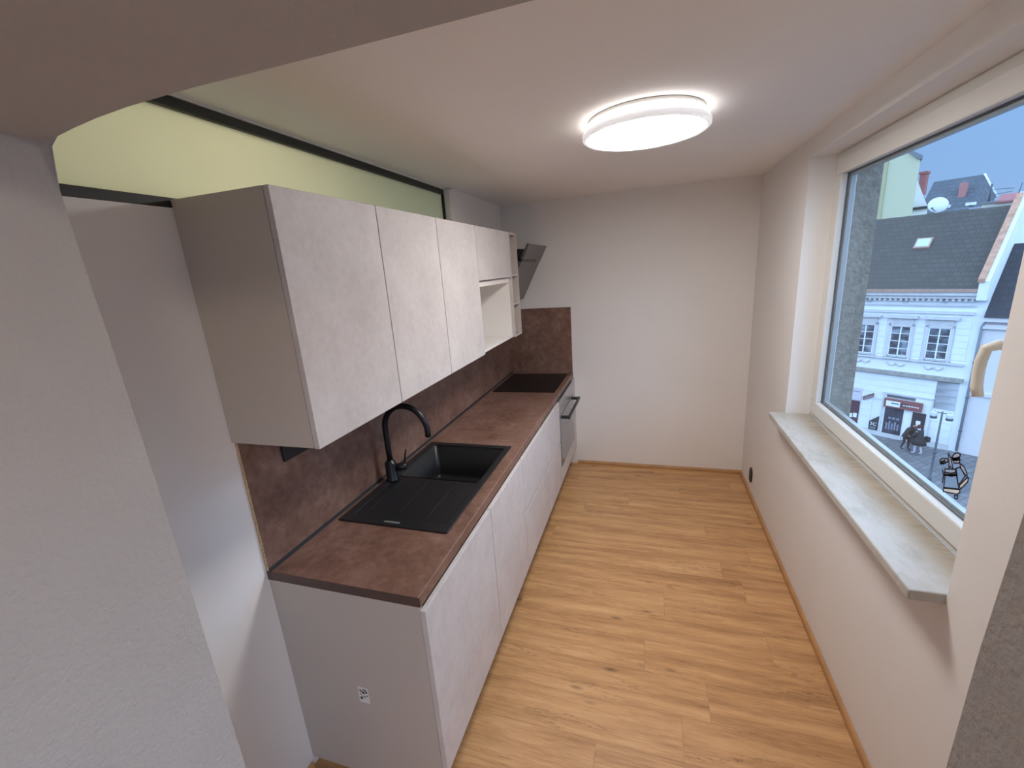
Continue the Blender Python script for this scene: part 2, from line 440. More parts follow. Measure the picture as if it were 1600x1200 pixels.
# blue bells sticker on the glass (flat decal, pointing into the room)
st = thing('window_sticker', 'blue and white bells sticker with a bow on the window pane', 'sticker', (GX + .0235, .645, 1.138))
blue = mat('sticker_blue', (.24, .42, .72), .5); whit = mat('sticker_white', (.80, .82, .80), .5); blk = mat('sticker_black', (.012, .014, .025), .5)
SY_ = 1.0
def decal(name, poly, x, m):
    b = B(); poly = [(p[0] * SY_, p[1]) for p in poly]; prism(b, poly, 'x', x, x - .0006); return obj(name, b, m, st, local=True)
def oline(b, pts, w, x, closed=True):
    n = len(pts); pts = [(p[0] * SY_, p[1]) for p in pts]; w *= 1.35
    for i in range(n if closed else n - 1):
        p = Vector((pts[i][0], pts[i][1])); q = Vector((pts[(i+1) % n][0], pts[(i+1) % n][1])); d = (q - p)
        if d.length < 1e-6: continue
        d.normalize(); nn = Vector((-d.y, d.x)) * w; p2 = p - d * w * .6; q2 = q + d * w * .6
        vs = [b.verts.new((x, *v)) for v in (p2 - nn, q2 - nn, q2 + nn, p2 + nn)]
        b.faces.new(vs)
        vs2 = [b.verts.new((x + .0005, *v)) for v in (p2 - nn, q2 - nn, q2 + nn, p2 + nn)]
        b.faces.new(vs2[::-1])
# sticker local coords (y to the left in view, z up)
bell = [(0.0346, -0.0071), (-0.0161, 0.0184), (-0.038, -0.018), (0.0289, -0.0493)]
brim = [(0.0285, -0.0507), (-0.0413, -0.0183), (-0.0461, -0.0249), (-0.0356, -0.0379), (0.0272, -0.0626)]
collar = [(0.0406, 0.0131), (-0.0045, 0.0336), (-0.0159, 0.0189), (0.0372, -0.0062)]
bow1 = [(0.0727, 0.029), (0.0644, 0.04), (0.0385, 0.0509), (0.0338, 0.0425), (0.0531, 0.0248), (0.0678, 0.0203)]
bow2 = [(0.0211, 0.0628), (0.0109, 0.0814), (-0.001, 0.0903), (-0.0145, 0.089), (-0.0128, 0.0783), (0.008, 0.0646)]
bow3 = [(0.0148, 0.0588), (-0.0167, 0.0719), (-0.0178, 0.0613), (0.004, 0.051)]
tail = [(0.0394, 0.0688), (0.0235, 0.0593), (0.004, 0.0294), (0.0182, 0.034), (0.0228, 0.0203), (0.0296, 0.0475)]
bell2 = [(-0.0083, 0.0378), (-0.0232, 0.05), (-0.0537, 0.0373), (-0.0371, -0.0012), (-0.0284, -0.0022)]
brim2 = [(-0.0369, -0.0061), (-0.0605, 0.0314), (-0.0672, 0.036), (-0.0679, 0.022), (-0.0451, -0.0147)]
loop = [(-0.0198, 0.0616), (-0.0404, 0.0597), (-0.0559, 0.047), (-0.0607, 0.0373), (-0.0471, 0.0369), (-0.0257, 0.0512)]
clapper = [(-0.0252, -0.0479), (-0.0398, -0.041), (-0.0406, -0.052), (-0.0302, -0.0561)]
strip = [(0.0505, 0.0037), (0.0409, -0.0103), (0.0396, -0.0362)]
band = [(0.0394, 0.0014), (0.0113, 0.0107), (-0.0127, 0.0256)]
band2 = [(0.0364, -0.0058), (0.0093, 0.0038), (-0.0163, 0.0191)]
dark = [(0.0662, 0.0227), (0.0585, 0.0278), (0.0478, 0.0374)]
dark2 = [(0.0152, 0.0601), (0.0001, 0.0662), (-0.0134, 0.0762)]
decal('bell_body', bell, -.0004, blue); decal('bell_body', bell2, -.0004, blue)
decal('bell_brim', brim, -.0005, whit); decal('bell_brim', brim2, -.0005, whit); decal('bell_collar', collar, -.0005, mat('sticker_pale', (.42, .52, .72), .5))
rib = mat('sticker_ribbon', (.40, .47, .62), .5)
for pl in (bow1, bow2, bow3, tail, loop): decal('ribbon', pl, -.0006, rib)
b = B()
for pl in (bell, brim, bell2, brim2, collar, bow1, bow2, bow3, tail, loop, clapper):
    oline(b, pl, .0016, -.0016)
for pl in (strip, band, band2): oline(b, pl, .0022, -.0016, False)
for pl in (dark, dark2): oline(b, pl, .0042, -.0016, False)
obj('outline', b, blk, st, local=True)

# ------------------------------------------------------------------ wall cabinets
UB, UT = 1.411, 2.139
DX0, DX1 = .329, .347
def cab_shell(b, y0, y1, z0, z1, x1, t=.016, x0=.0):
    box(b, x0, x1, y0, y0 + t, z0, z1); box(b, x0, x1, y1 - t, y1, z0, z1)
    box(b, x0, x1, y0 + t, y1 - t, z0, z0 + t); box(b, x0, x1, y0 + t, y1 - t, z1 - t, z1)
    box(b, x0, x0 + .006, y0 + t, y1 - t, z0 + t, z1 - t)
def base_shell(b, y0, y1, z0=.16, back=.002):
    x1 = XF0 - .018; t = .016; zt = TB - .0008
    box(b, back, x1, y0, y0 + t, z0, zt); box(b, back, x1, y1 - t, y1, z0, zt); box(b, back, x1, y0 + t, y1 - t, z0, z0 + t); box(b, back, back + .006, y0 + t, y1 - t, z0 + t, zt); box(b, x1 - .02, x1, y0 + t, y1 - t, zt - .06, zt)
    return b
TZ = .921; TB = .886; XF0, XF1 = .600, .619
uppers = [(-.012, .456, 'wide light wall cabinet at the near end, over the left of the sink'),
          (.458, .925, 'second closed wall cabinet from the near end, above the black tap'),
          (.927, 1.402, 'closed wall cabinet just before the open microwave niche')]
for y0, y1, lab in uppers:
    t = thing('wall_cabinet', lab, 'cabinet', (0, y0, UB))
    obj('body', bx(.001, DX0 - .002, y0, y1 - .001, UB, UT, .0008, 1), M['carcass'], t)
    obj('door', bx(DX0, DX1, y0 + .0005, y1 - .0022, UB - .002, UT, .001, 1), M['door'], t)
# niche unit
t = thing('wall_cabinet', 'wall cabinet with a small flap door over an empty white microwave niche', 'cabinet', (0, 1.404, UB))
y0, y1 = 1.404, 2.030
b = B(); cab_shell(b, y0, y1, UB, UT, DX0 - .002); box(b, .006, DX0 - .002, y0 + .016, y1 - .016, 1.802, 1.8335)
obj('body', b, mat('cream_white_board', (.78, .74, .70), .5, var=.01), t)
obj('door', bx(DX0, DX1, y0 + .001, y1 - .002, 1.838, UT, .001, 1), M['door'], t)
gcap = mat('grey_cap', (.35, .34, .33), .5)
b = B(); tube(b, [(.0055, y1 - .096, UB + .116), (.0075, y1 - .096, UB + .116)], .008, 12); obj('screw_cap', b, gcap, t)
for k in range(5):
    b = B(); tube(b, [(.22 + .02 * (k % 2), y0 + .06 + .05 * k, UB + .0155), (.22 + .02 * (k % 2), y0 + .06 + .05 * k, UB + .0168)], .006 + .003 * (k % 2), 10); obj('screw_cap', b, gcap, t)
# open shelf unit
t = thing('open_shelf_unit', 'narrow open shelf unit closing the far end of the wall cabinets', 'shelf', (0, 2.032, UB))
b = B(); cab_shell(b, 2.032, 2.208, UB, UT, DX1, .016); obj('body', b, M['edge'], t)
for z in (1.857, 1.655): obj('shelf', bx(.006, DX1 - .004, 2.048, 2.192, z - .016, z), M['edge'], t)

# ------------------------------------------------------------------ splashbacks
TZ = .921; TB = .886
tag(obj('splashback', bx(.0005, .012, -.001, L - .0005, TZ + .0005, 1.4105), M['splash']), 'long brown stone-look splashback panel behind the sink', 'splashback')
obj('raw_edge', bx(.0008, .0122, -.0022, -.0010, TZ + .0008, 1.4105), M['chip'], bpy.data.objects['splashback'])
tag(obj('end_splashback', bx(.0125, .602, L - .0115, L - .0005, TZ + .0005, 1.528, .0006, 1), M['splash']), 'tall brown stone-look panel on the end wall behind the hob', 'splashback')

# ------------------------------------------------------------------ worktop with sink cut-out
TD = .604
sx0, sx1, sy0, sy1 = .066, .523, .35, 1.15
t = thing('worktop', 'rust-brown stone-look kitchen worktop running to the end wall', 'worktop', (0, 0, TB))
b = B()
e0 = L - .0125
box(b, .0005, TD, 0, sy0, TB, TZ); box(b, .0005, TD, sy1, e0, TB, TZ); box(b, .0005, sx0, sy0, sy1, TB, TZ); box(b, sx1, TD, sy0, sy1, TB, TZ)
obj('slab', b, M['worktop'], t)
obj('front_edging', bx(TD, TD + .0022, 0, e0, TB, TZ - .0003, .0008, 1), M['splash'], t)
obj('edge_seam', bx(TD - .0040, TD - .0028, .001, e0, TZ, TZ + .0002), mat('pale_seam', (.55, .42, .33), .4), t)
obj('end_edging', bx(.0005, TD, -.0020, 0, TB, TZ - .0003), mat('brown_edging', (.085, .05, .042), .45, var=.1, nscale=20), t)
b = B(); prism(b, [(.0125, TZ + .0003), (.022, TZ + .0003), (.0125, TZ + .010)], 'y', 0.0, e0); obj('seal_strip', b, M['seal'], t)

# ------------------------------------------------------------------ sink
X0, X1, SY0, SY1 = .043, .546, .328, 1.170
t = thing('sink', 'black granite sink with drainboard set into the brown worktop', 'sink', (X0, SY0, TZ))
ZR = TZ + .007
b = B()
bx0, bx1, by0, by1, bz = .085, .515, .742, 1.135, .722     # bowl
# top rim plates around drainer and bowl
zs = TZ + .0005
box(b, X0, X1, SY0, SY0 + .05, zs, ZR, .003); box(b, X0, bx0, SY0 + .045, SY1, zs, ZR, .003)
box(b, bx1, X1, SY0 + .045, SY1, zs, ZR, .003); box(b, bx0 - .004, bx1 + .004, by1 - .002, SY1, zs, ZR, .003)
box(b, bx0 - .003, bx1 + .003, SY0 + .046, by0, TZ - .018, TZ + .0015, .001)     # sunk drainer
for k in range(3):                                                    # drainer ribs
    xx = .13 + k * .14
    box(b, xx - .0035, xx + .0035, SY0 + .10, by0 - .03, TZ + .001, TZ + .0045, .0018)
obj('basin_top', b, M['granite'], t)
b = B()
fs = box(b, bx0, bx1, by0, by1, bz, TZ + .0015)
top = max(fs, key=lambda f: f.calc_center_median().z); bmesh.ops.delete(b, geom=[top], context='FACES_ONLY')
es = [e for e in b.edges if not all(v.co.z > TZ for v in e.verts)]
bmesh.ops.bevel(b, geom=es, offset=.022, segments=5, profile=.5, affect='EDGES')
for f in b.faces: f.smooth = True
o = obj('bowl', b, M['granite'], t)
md = o.modifiers.new('thickness', 'SOLIDIFY'); md.thickness = .008; md.offset = 1
b = B(); lathe(b, [(0, .002), (.030, .002), (.043, .005), (.046, .001), (.046, 0)], (.30, .95, bz + .0005), 32); obj('drain', b, M['steel'], t)
b = B(); lathe(b, [(0, .0015), (.008, .0015), (.0085, 0)], (.366, 1.013, bz + .0005), 20); obj('red_sticker', b, M['red'], t)
obj('nameplate', bx(.252, .323, SY0 + .017, SY0 + .029, ZR - .0005, ZR + .0008, .0003, 1), mat('plate', (.30, .30, .31), .35, metal=.5), t)

# ------------------------------------------------------------------ tap
FX, FY = .080, .690
t = thing('kitchen_tap', 'matt black swan-neck kitchen tap rising behind the sink', 'tap', (FX, FY, ZR))
b = B(); lathe(b, [(0, 0), (.031, 0), (.031, .006), (.028, .010), (.0275, .088), (.0255, .095), (.0175, .098), (.0170, .106), (0, .106)], (FX, FY, ZR), 32); obj('base', b, M['blackmetal'], t)
b = B(); R_ = .118; zc = 1.196; dirv = Vector((.995, -.06, 0)).normalized()
pts = [Vector((FX, FY, ZR + .100)), Vector((FX, FY, 1.10)), Vector((FX, FY, 1.15))]
for k in range(0, 23):
    a = PI - k * (PI * 1.06) / 22
    pts.append(Vector((FX, FY, zc)) + dirv * (R_ + R_ * math.cos(a)) + Vector((0, 0, R_ * math.sin(a))))
tube(b, pts, .0138, 20); obj('spout', b, M['blackmetal'], t)
hd = Vector((.90, .43, 0)).normalized(); hb = Vector((FX, FY, ZR + .062))
b = B(); tube(b, [hb + hd * .018, hb + hd * .072, hb + hd * .075], [.0195, .0195, .016], 20)
hn = obj('valve', b, M['blackmetal'], t)
b = B(); tube(b, [hb + hd * .066 + Vector((0, 0, .014)), hb + hd * .074 + Vector((0, 0, .06)), hb + hd * .082 + Vector((0, 0, .088))], [.0042, .0038, .0038], 10)
obj('lever', b, M['blackmetal'], t)

# ------------------------------------------------------------------ hob
t = thing('hob', 'flat black glass hob at the far end of the worktop', 'hob', (.05, 2.262, TZ))
obj('glass_top', bx(.045, .568, 2.258, 2.860, TZ + .0005, TZ + .0055, .0015), M['hobglass'], t)
zm = mat('zone_print', (.05, .048, .05), .25)
for cx, cy, r in ((.18, 2.41, .085), (.18, 2.70, .072), (.42, 2.41, .072), (.42, 2.70, .10)):
    b = B(); lathe(b, [(r, .0), (r, .0002), (r - .0015, .0002), (r - .0015, 0)], (cx, cy, TZ + .0056), 48); obj('cooking_zone', b, zm, t)

# ------------------------------------------------------------------ base units
XF0, XF1 = .600, .619
DB, DT = .180, .871
t = thing('base_cabinet', 'near-end base cabinet with a full side panel and door under the sink', 'cabinet', (0, 0, .045))
obj('side_panel', bx(.0005, XF0 - .001, .0, .018, .045, TB - .0005, .0008, 1), mat('side_panel', (.50, .445, .405), .55, var=.01), t)
obj('body', base_shell(B(), .0185, .603), M['carcass'], t)
obj('door', bx(XF0, XF1, .0005, .6025, DB, DT, .001, 1), M['door'], t)
obj('foot', bx(.05, .48, .03, .06, .0, .16), M['darkgap'], t)
t = thing('base_cabinet', 'narrower base cabinet with one door between the near cabinet and the drawers', 'cabinet', (0, .606, .16))
obj('body', base_shell(B(), .6065, 1.171), M['carcass'], t)
obj('door', bx(XF0, XF1, .6065, 1.1125, DB, DT, .001, 1), M['door'], t)
t = thing('drawer_unit', 'wide light drawer unit with two deep fronts before the oven', 'drawers', (0, 1.116, .16))
obj('body', base_shell(B(), 1.173, 2.174), M['carcass'], t)
obj('drawer', bx(XF0, XF1, 1.1165, 2.1735, .547, DT, .001, 1), M['door'], t)
obj('drawer', bx(XF0, XF1, 1.1165, 2.1735, DB, .534, .001, 1), M['door'], t)
obj('gap_shade_strip', bx(XF0 - .017, XF0 - .002, 1.1165, 2.1735, .52, .56), M['darkgap'], t)  # dark strip standing for the shadow in the gap between drawer fronts
t = thing('oven_cabinet', 'light housing around the built-in oven, with a low front panel', 'cabinet', (0, 2.177, .16))
b = B(); box(b, .002, XF0 - .018, 2.1775, 2.193, .16, TB - .0008); box(b, .002, XF0 - .018, 2.797, 2.812, .16, TB - .0008); box(b, .002, XF0 - .018, 2.193, 2.797, .16, .30)
obj('body', b, M['whiteboard'], t)
obj('front_panel', bx(XF0, XF1, 2.1775, 2.812, DB, .312, .001, 1), M['door'], t)
obj('filler_panel', bx(XF0, XF1 - .002, 2.8135, L - .001, DB, DT, .001, 1), M['door'], t)
t = thing('oven', 'built-in steel and grey glass oven under the hob', 'oven', (0, 2.195, .31))
obj('body', bx(.05, XF0 - .001, 2.198, 2.794, .315, .872), M['steel'], t)
obj('control_panel', bx(XF0, XF1 + .002, 2.180, 2.805, .752, .874, .002), M['steel'], t)
dr = obj('oven_door', bx(XF0, XF1 + .004, 2.180, 2.805, .318, .745, .003), M['greyglass'], t)
b = B(); hz = .728
box(b, XF1 + .055, XF1 + .073, 2.215, 2.770, hz - .012, hz + .012, .004)
box(b, XF1 + .003, XF1 + .060, 2.224, 2.250, hz - .011, hz + .011, .003); box(b, XF1 + .003, XF1 + .060, 2.736, 2.762, hz - .011, hz + .011, .003)
obj('handle', b, M['black'], dr)
obj('energy_sticker', bx(XF1 + .0042, XF1 + .0048, 2.71, 2.745, .52, .66), M['paper'], dr)
tag(obj('plinth', bx(.49, .505, .02, L - .002, 0, .158), M['darkgap']), 'dark recessed plinth under the base cabinets', 'plinth')

# label on the side panel
t = thing('barcode_label', 'small white printed label stuck on the near cabinet side', 'label', (.317, -.0004, .45))
obj('paper', bx(.296, .338, -.0010, -.0001, .417, .485), M['paper'], t)
b = B()
for k, (x, w_, z, h_) in enumerate([(.301, .010, .471, .004), (.304, .018, .464, .005), (.315, .016, .474, .005), (.313, .010, .458, .006), (.326, .008, .462, .010), (.303, .006, .452, .004), (.330, .004, .448, .006), (.312, .014, .445, .0025), (.312, .010, .438, .0025), (.302, .008, .431, .012)]):
    box(b, x, x + w_, -.0014, -.0009, z, z + h_)
obj('print', b, M['ink'], t)

# ------------------------------------------------------------------ cooker hood
t = thing('cooker_hood', 'slanted black cooker hood jutting from the wall above the hob', 'hood', (0, 2.54, 1.63))
hy0, hy1 = 2.245, 2.825
def fpnt(z, o=0):   # front plane x at height z
    return .205 + (z - 1.63) * (.435 - .205) / (2.062 - 1.63) + o
b = B(); prism(b, [(.0005, 1.66), (fpnt(1.66, -.022), 1.66), (fpnt(2.03, -.022), 2.03), (.20, 2.045), (.0005, 2.045)], 'y', hy0 + .03, hy1 - .03, .002); obj('body', b, M['black'], t)
for nm, z0, z1 in (('upper_panel', 1.957, 2.062), ('lower_panel', 1.63, 1.940)):
    b = B(); o_ = 0 if nm == 'upper_panel' else -.004
    prism(b, [(fpnt(z0, -.020 + o_), z0 + .006), (fpnt(z0, o_), z0), (fpnt(z1, o_), z1), (fpnt(z1, -.020 + o_), z1 + .006)], 'y', hy0, hy1, .0015)
    obj(nm, b, M['hood'], t)

b = B(); prism(b, [(fpnt(1.936, -.020), 1.936), (fpnt(1.936, -.001), 1.936), (fpnt(1.962, -.001), 1.962), (fpnt(1.962, -.020), 1.962)], 'y', hy0 + .401, hy1 - .001); obj('bridge', b, M['hood'], t)
b = B(); prism(b, [(fpnt(1.937, -.018), 1.937), (fpnt(1.937, -.004), 1.937), (fpnt(1.960, -.004), 1.960), (fpnt(1.960, -.018), 1.960)], 'y', hy0 + .002, hy0 + .40); obj('air_slot', b, M['black'], t)

# ------------------------------------------------------------------ sockets
t = thing('wall_socket', 'black double socket on the splashback half hidden by the wall cabinet', 'socket', (.0125, .152, 1.268))
obj('plate', bx(.0122, .022, .152, .305, 1.268, 1.350, .002), M['black'], t)
for yy in (.190, .265):
    b = B(); tube(b, [(.0215, yy, 1.309), (.0228, yy, 1.309)], .021, 24); obj('socket_insert', b, M['darkgap'], t)
t = thing('floor_level_socket', 'black rounded socket low on the window wall near the far corner', 'socket', (W, 2.585, .165))
b = B(); prism(b, [(2.585 + .040 * math.cos(a) * (1 if True else 1), .165 + (.020 if math.sin(a) > 0 else -.020) + .042 * math.sin(a)) for a in [k * 2 * PI / 32 for k in range(32)]], 'x', W - .010, W - .0003, .002)
obj('plate', b, M['black'], t)
for zz in (.142, .188):
    b = B(); tube(b, [(W - .0095, 2.585, zz), (W - .0110, 2.585, zz)], .017, 20); obj('socket_insert', b, M['darkgap'], t)

# ------------------------------------------------------------------ ceiling light
LX, LY = 1.252, 1.062
t = thing('ceiling_light', 'round flat white LED ceiling light, switched on', 'ceiling light', (LX, LY, C))
LE = (1.0, .975, .945)
b = B(); lathe(b, [(0, -.0005), (.222, -.0005), (.228, -.004), (.228, -.016), (.215, -.018), (0, -.018)], (LX, LY, C), 96); obj('base_plate', b, M['pvc'], t)
b = B(); lathe(b, [(.15, -.0185), (.226, -.0185), (.239, -.022), (.239, -.040), (.226, -.042), (.15, -.042)], (LX, LY, C), 96); obj('side_band', b, emis('band_light', LE, 3.2), t)
b = B(); lathe(b, [(.224, -.0425), (.243, -.0425), (.249, -.048), (.249, -.060), (.244, -.066), (.230, -.066), (.228, -.060), (.224, -.056)], (LX, LY, C), 96); b.faces.ensure_lookup_table()
obj('trim_ring', b, M['acrylic'], t)
b = B(); lathe(b, [(0, -.0640), (.12, -.0635), (.20, -.0625), (.2235, -.0605), (.2275, -.054), (0, -.0445)], (LX, LY, C), 96); obj('diffuser', b, emis('diffuser_light', LE, 47), t)

t = thing('hall_fill_lamp', 'added round fill light on the hall ceiling behind the viewer', 'ceiling light', (1.55, -1.65, 2.5))  # unseen lamp, added as fill for faces turned towards the camera
b = B(); lathe(b, [(0, -.0005), (.19, -.0005), (.19, -.03), (.15, -.06), (0, -.07)], (1.55, -1.65, 2.5), 48); obj('globe', b, emis('hall_fill_light', (1.0, .86, .72), 34), t)

# lamp in the room behind the pane
t = thing('bathroom_lamp', 'warm round lamp in the room behind the frosted pane', 'lamp', (-.72, .28, 2.649))
b = B(); lathe(b, [(0, 0), (.13, 0), (.13, -.03), (.10, -.05), (0, -.055)], (-.72, .28, 2.649), 40); obj('globe', b, emis('warm_lamp', (1.0, .77, .53), 56), t)

# ==================================================================== OUTSIDE
GZ = -10.115
OX, OY = 17.4145, 29.5017
ANG = math.radians(140.9 - 180)
sky_white = mat('stucco_pale', (.80, .82, .86), .9, var=.04, nscale=1.5)
stone = mat('stucco_trim', (.62, .61, .62), .9, var=.08, nscale=3)
dirty = mat('weathered_ledge', (.33, .31, .29), .9, var=.2, nscale=4)
frame_w = mat('house_window_white', (.85, .87, .90), .6)
copper = mat('copper_gutter', (.42, .27, .21), .6, var=.15)
tile_o = mat('orange_tile', (.52, .29, .20), .9, var=.25, nscale=4)

def roofmat(name, col, sc):
    m, nt, b = new_mat(name)
    br = nt.nodes.new('ShaderNodeTexBrick'); br.inputs['Scale'].default_value = 1
    br.inputs['Brick Width'].default_value = sc; br.inputs['Row Height'].default_value = sc * .8; br.inputs['Mortar Size'].default_value = sc * .06
    br.inputs['Color1'].default_value = (*col, 1); br.inputs['Color2'].default_value = (*[c * .82 for c in col], 1); br.inputs['Mortar'].default_value = (*[c * .6 for c in col], 1)
    nt.links.new(coords(nt), br.inputs['Vector']); nt.links.new(br.outputs['Color'], b.inputs['Base Color'])
    b.inputs['Roughness'].default_value = .7
    return m
roof_d = roofmat('dark_slate', (.082, .078, .072), .33)
roof_b = roofmat('blue_black_tile', (.04, .042, .055), .42)

def pane_mat():
    m, nt, b = new_mat('dark_house_pane')
    f = noise(nt, coords(nt, (1.2, 1, 1.6)), 1.6, 2)
    nt.links.new(ramp(nt, f, [(.42, (.045, .05, .07)), (.56, (.12, .14, .18)), (.68, (.28, .33, .40))]), b.inputs['Base Color'])
    b.inputs['Roughness'].default_value = .25
    return m
pane_m = pane_mat()

def cobble():
    m, nt, b = new_mat('wet_paving')
    br = nt.nodes.new('ShaderNodeTexBrick'); br.inputs['Scale'].default_value = 1
    br.inputs['Brick Width'].default_value = .45; br.inputs['Row Height'].default_value = .3; br.inputs['Mortar Size'].default_value = .02
    br.inputs['Color1'].default_value = (.20, .20, .21, 1); br.inputs['Color2'].default_value = (.13, .13, .145, 1); br.inputs['Mortar'].default_value = (.08, .08, .09, 1)
    v = coords(nt, (1, 1, 1), (0, 0, ANG))
    nt.links.new(v, br.inputs['Vector'])
    n = noise(nt, v, .5, 5); mr = nt.nodes.new('ShaderNodeMapRange'); mr.inputs['To Min'].default_value = .6; mr.inputs['To Max'].default_value = 1.5
    nt.links.new(n, mr.inputs['Value'])
    vm = nt.nodes.new('ShaderNodeVectorMath'); vm.operation = 'SCALE'; nt.links.new(br.outputs['Color'], vm.inputs[0]); nt.links.new(mr.outputs[0], vm.inputs['Scale'])
    nt.links.new(vm.outputs[0], b.inputs['Base Color']); b.inputs['Roughness'].default_value = .45
    return m
struct(obj('street_paving', bx(-60, 120, -60, 140, GZ - .3, GZ), cobble()))

def bthing(name, label, cat, u=0, d=0, h=0, rz=0):
    """an Empty in the facade frame (u to the left along the facade, d behind it, h above the street)"""
    c, s = math.cos(ANG), math.sin(ANG)
    return thing(name, label, cat, (OX + c * (-u) - s * d, OY + s * (-u) + c * d, GZ + h), ANG + rz)
def U(u0, u1): return (-max(u0, u1), -min(u0, u1))
def lb(b, u0, u1, d0, d1, h0, h1, bev=0):
    x0, x1 = U(u0, u1); box(b, x0, x1, d0, d1, h0, h1, bev, 1)

# ---- the pale two-storey townhouse straight across
H_ = bthing('townhouse', 'pale blue-white two-storey townhouse with a dark roof across the street', 'building')
b = B(); lb(b, -1.35, 9.5, 0, 8.4, 0, 8.75); lb(b, -.95, 9.5, .001, 8.39, 8.7, 9.15)
for k in range(9): lb(b, -.90, .02, -.05, .01, .32 + k * .42, .32 + k * .42 + .36)       # rusticated courses
for k in range(9): lb(b, 2.90, 3.45, -.05, .01, .32 + k * .42, .32 + k * .42 + .36) if k < 5 else lb(b, -.90, 9.4, -.05, .01, .32 + k * .42, .32 + k * .42 + .36)
for u0, u1 in ((-.90, -.34), (.98, 1.34), (2.74, 3.10), (4.46, 4.9)):
    for k in range(6): lb(b, u0, u1, -.04, .01, 5.35 + k * .36, 5.35 + k * .36 + .31)
obj('wall', b, sky_white, H_, True)
b = B()
lb(b, -.95, 9.5, -.45, .02, 8.98, 9.18); lb(b, -.95, 9.5, -.32, .02, 8.80, 8.98)
for k in range(42): lb(b, -.85 + k * .25, -.85 + k * .25 + .11, -.28, .02, 8.66, 8.80)
lb(b, -.95, 9.5, -.10, .02, 8.36, 8.44); lb(b, -.95, 9.5, -.14, .02, 7.93, 8.08)
obj('cornice', b, stone, H_, True)
b = B(); lb(b, -.97, 9.5, -.52, -.40, 9.16, 9.34); lb(b, -.97, 9.5, -.42, .0, 9.18, 9.28); obj('gutter', b, copper, H_, True)
b = B(); lb(b, -.92, 9.5, -.14, .02, 5.06, 5.20); obj('sill_course', b, stone, H_, True)
b = B(); lb(b, -1.02, 9.5, -.24, .02, 4.12, 4.34); obj('string_course', b, dirty, H_, True)
b = B(); prism(b, [(-.45, 9.28), (4.15, 13.60), (4.35, 13.60), (8.6, 9.28)], 'x', -9.5, .95); obj('roof', b, roof_d, H_, True)
b = B(); prism(b, [(-.55, 8.75), (-.55, 9.75), (4.2, 14.02), (8.6, 9.9), (8.6, 8.75)], 'x', .96, 1.34); obj('firewall', b, sky_white, H_, True)
b = B(); prism(b, [(-.62, 9.68), (-.62, 9.86), (4.2, 14.20), (4.2, 14.02)], 'x', .90, 1.16); obj('tile_coping', b, tile_o, H_, True)
for u in (.31, 2.03, 3.76, 5.5):
    b = B(); lathe(b, [(0, 0), (.10, 0), (.12, -.03), (.12, 0)], (0, 0, 0), 20); bmesh.ops.rotate(b, verts=b.verts, matrix=Matrix.Rotation(-PI/2, 3, 'X')); bmesh.ops.translate(b, verts=b.verts, vec=(-u, -.03, 8.62))
    obj('roundel', b, stone, H_, True)
    b = B(); z0, z1 = 5.30, 7.14; a0, a1 = u - .48, u + .48
    lb(b, a0 - .12, a0, -.10, .02, z0 - .1, z1 + .14); lb(b, a1, a1 + .12, -.10, .02, z0 - .1, z1 + .14); lb(b, a0 - .12, a1 + .12, -.10, .02, z1, z1 + .16)
    lb(b, a0 - .06, a1 + .06, -.12, .02, z1 + .16, z1 + .46); lb(b, a0 - .26, a1 + .26, -.30, .02, z1 + .48, z1 + .62); lb(b, a0 - .2, a1 + .2, -.20, .02, z0 - .2, z0 - .1)
    obj('window_surround', b, stone, H_, True)
    b = B()
    for s in (0, 1):                                             # swag under the sill
        pts = [(-u + (-.42 + .42 * s) + .42 * k / 8, -.04, 4.86 - .16 * math.sin(PI * k / 8)) for k in range(9)]
        tube(b, pts, .045, 8)
    obj('swag', b, stone, H_, True)
    b = B(); fw = .055
    lb(b, a0, a0 + fw, -.06, .0, z0, z1); lb(b, a1 - fw, a1, -.06, 0, z0, z1); lb(b, a0, a1, -.06, 0, z0, z0 + fw); lb(b, a0, a1, -.06, 0, z1 - fw, z1)
    lb(b, u - .03, u + .03, -.06, 0, z0, z1)
    for k in (1, 2, 3): lb(b, a0, a1, -.055, 0, z0 + k * (z1 - z0) / 4 - .016, z0 + k * (z1 - z0) / 4 + .016)
    wf = obj('window', b, frame_w, H_, True)
    obj('pane', (lambda q: (lb(q, a0 + .02, a1 - .02, -.022, -.004, z0 + .02, z1 - .02), q)[1])(B()), pane_m, wf, True)
# shopfront
b = B(); lb(b, .06, 2.29, -.03, .02, .30, 2.86)
obj('shopfront', b, frame_w, H_, True)
b = B(); lb(b, 0, .06, -.10, .02, 0, 2.95); lb(b, 2.29, 2.38, -.10, .02, 0, 2.95); lb(b, 0, 2.38, -.10, .02, 2.86, 2.96); obj('shop_surround', b, stone, H_, True)
shopdark = mat('shop_glass', (.045, .05, .075), .2, var=.5, nscale=3)
b = B(); lb(b, 1.27, 2.18, -.06, -.02, .28, 2.0); lb(b, .82, 2.2, -.05, -.02, 2.62, 2.80); obj('shop_window', b, shopdark, H_, True)
b = B()
for k in range(5): lb(b, 1.40 + k * .14, 1.48 + k * .14, -.065, -.058, .55, .98 + .12 * (k % 2))
for k in range(3): lb(b, 1.42 + k * .2, 1.56 + k * .2, -.065, -.058, 1.25, 1.38)
obj('shop_display', b, mat('display', (.22, .26, .34), .6), H_, True)
b = B(); lb(b, .23, .84, -.07, -.02, .02, 1.95); sd = obj('shop_door', b, mat('dark_door', (.045, .035, .045), .5), H_, True)
b = B(); lb(b, .42, .63, -.078, -.070, 1.10, 1.45); obj('door_notice', b, frame_w, sd, True)
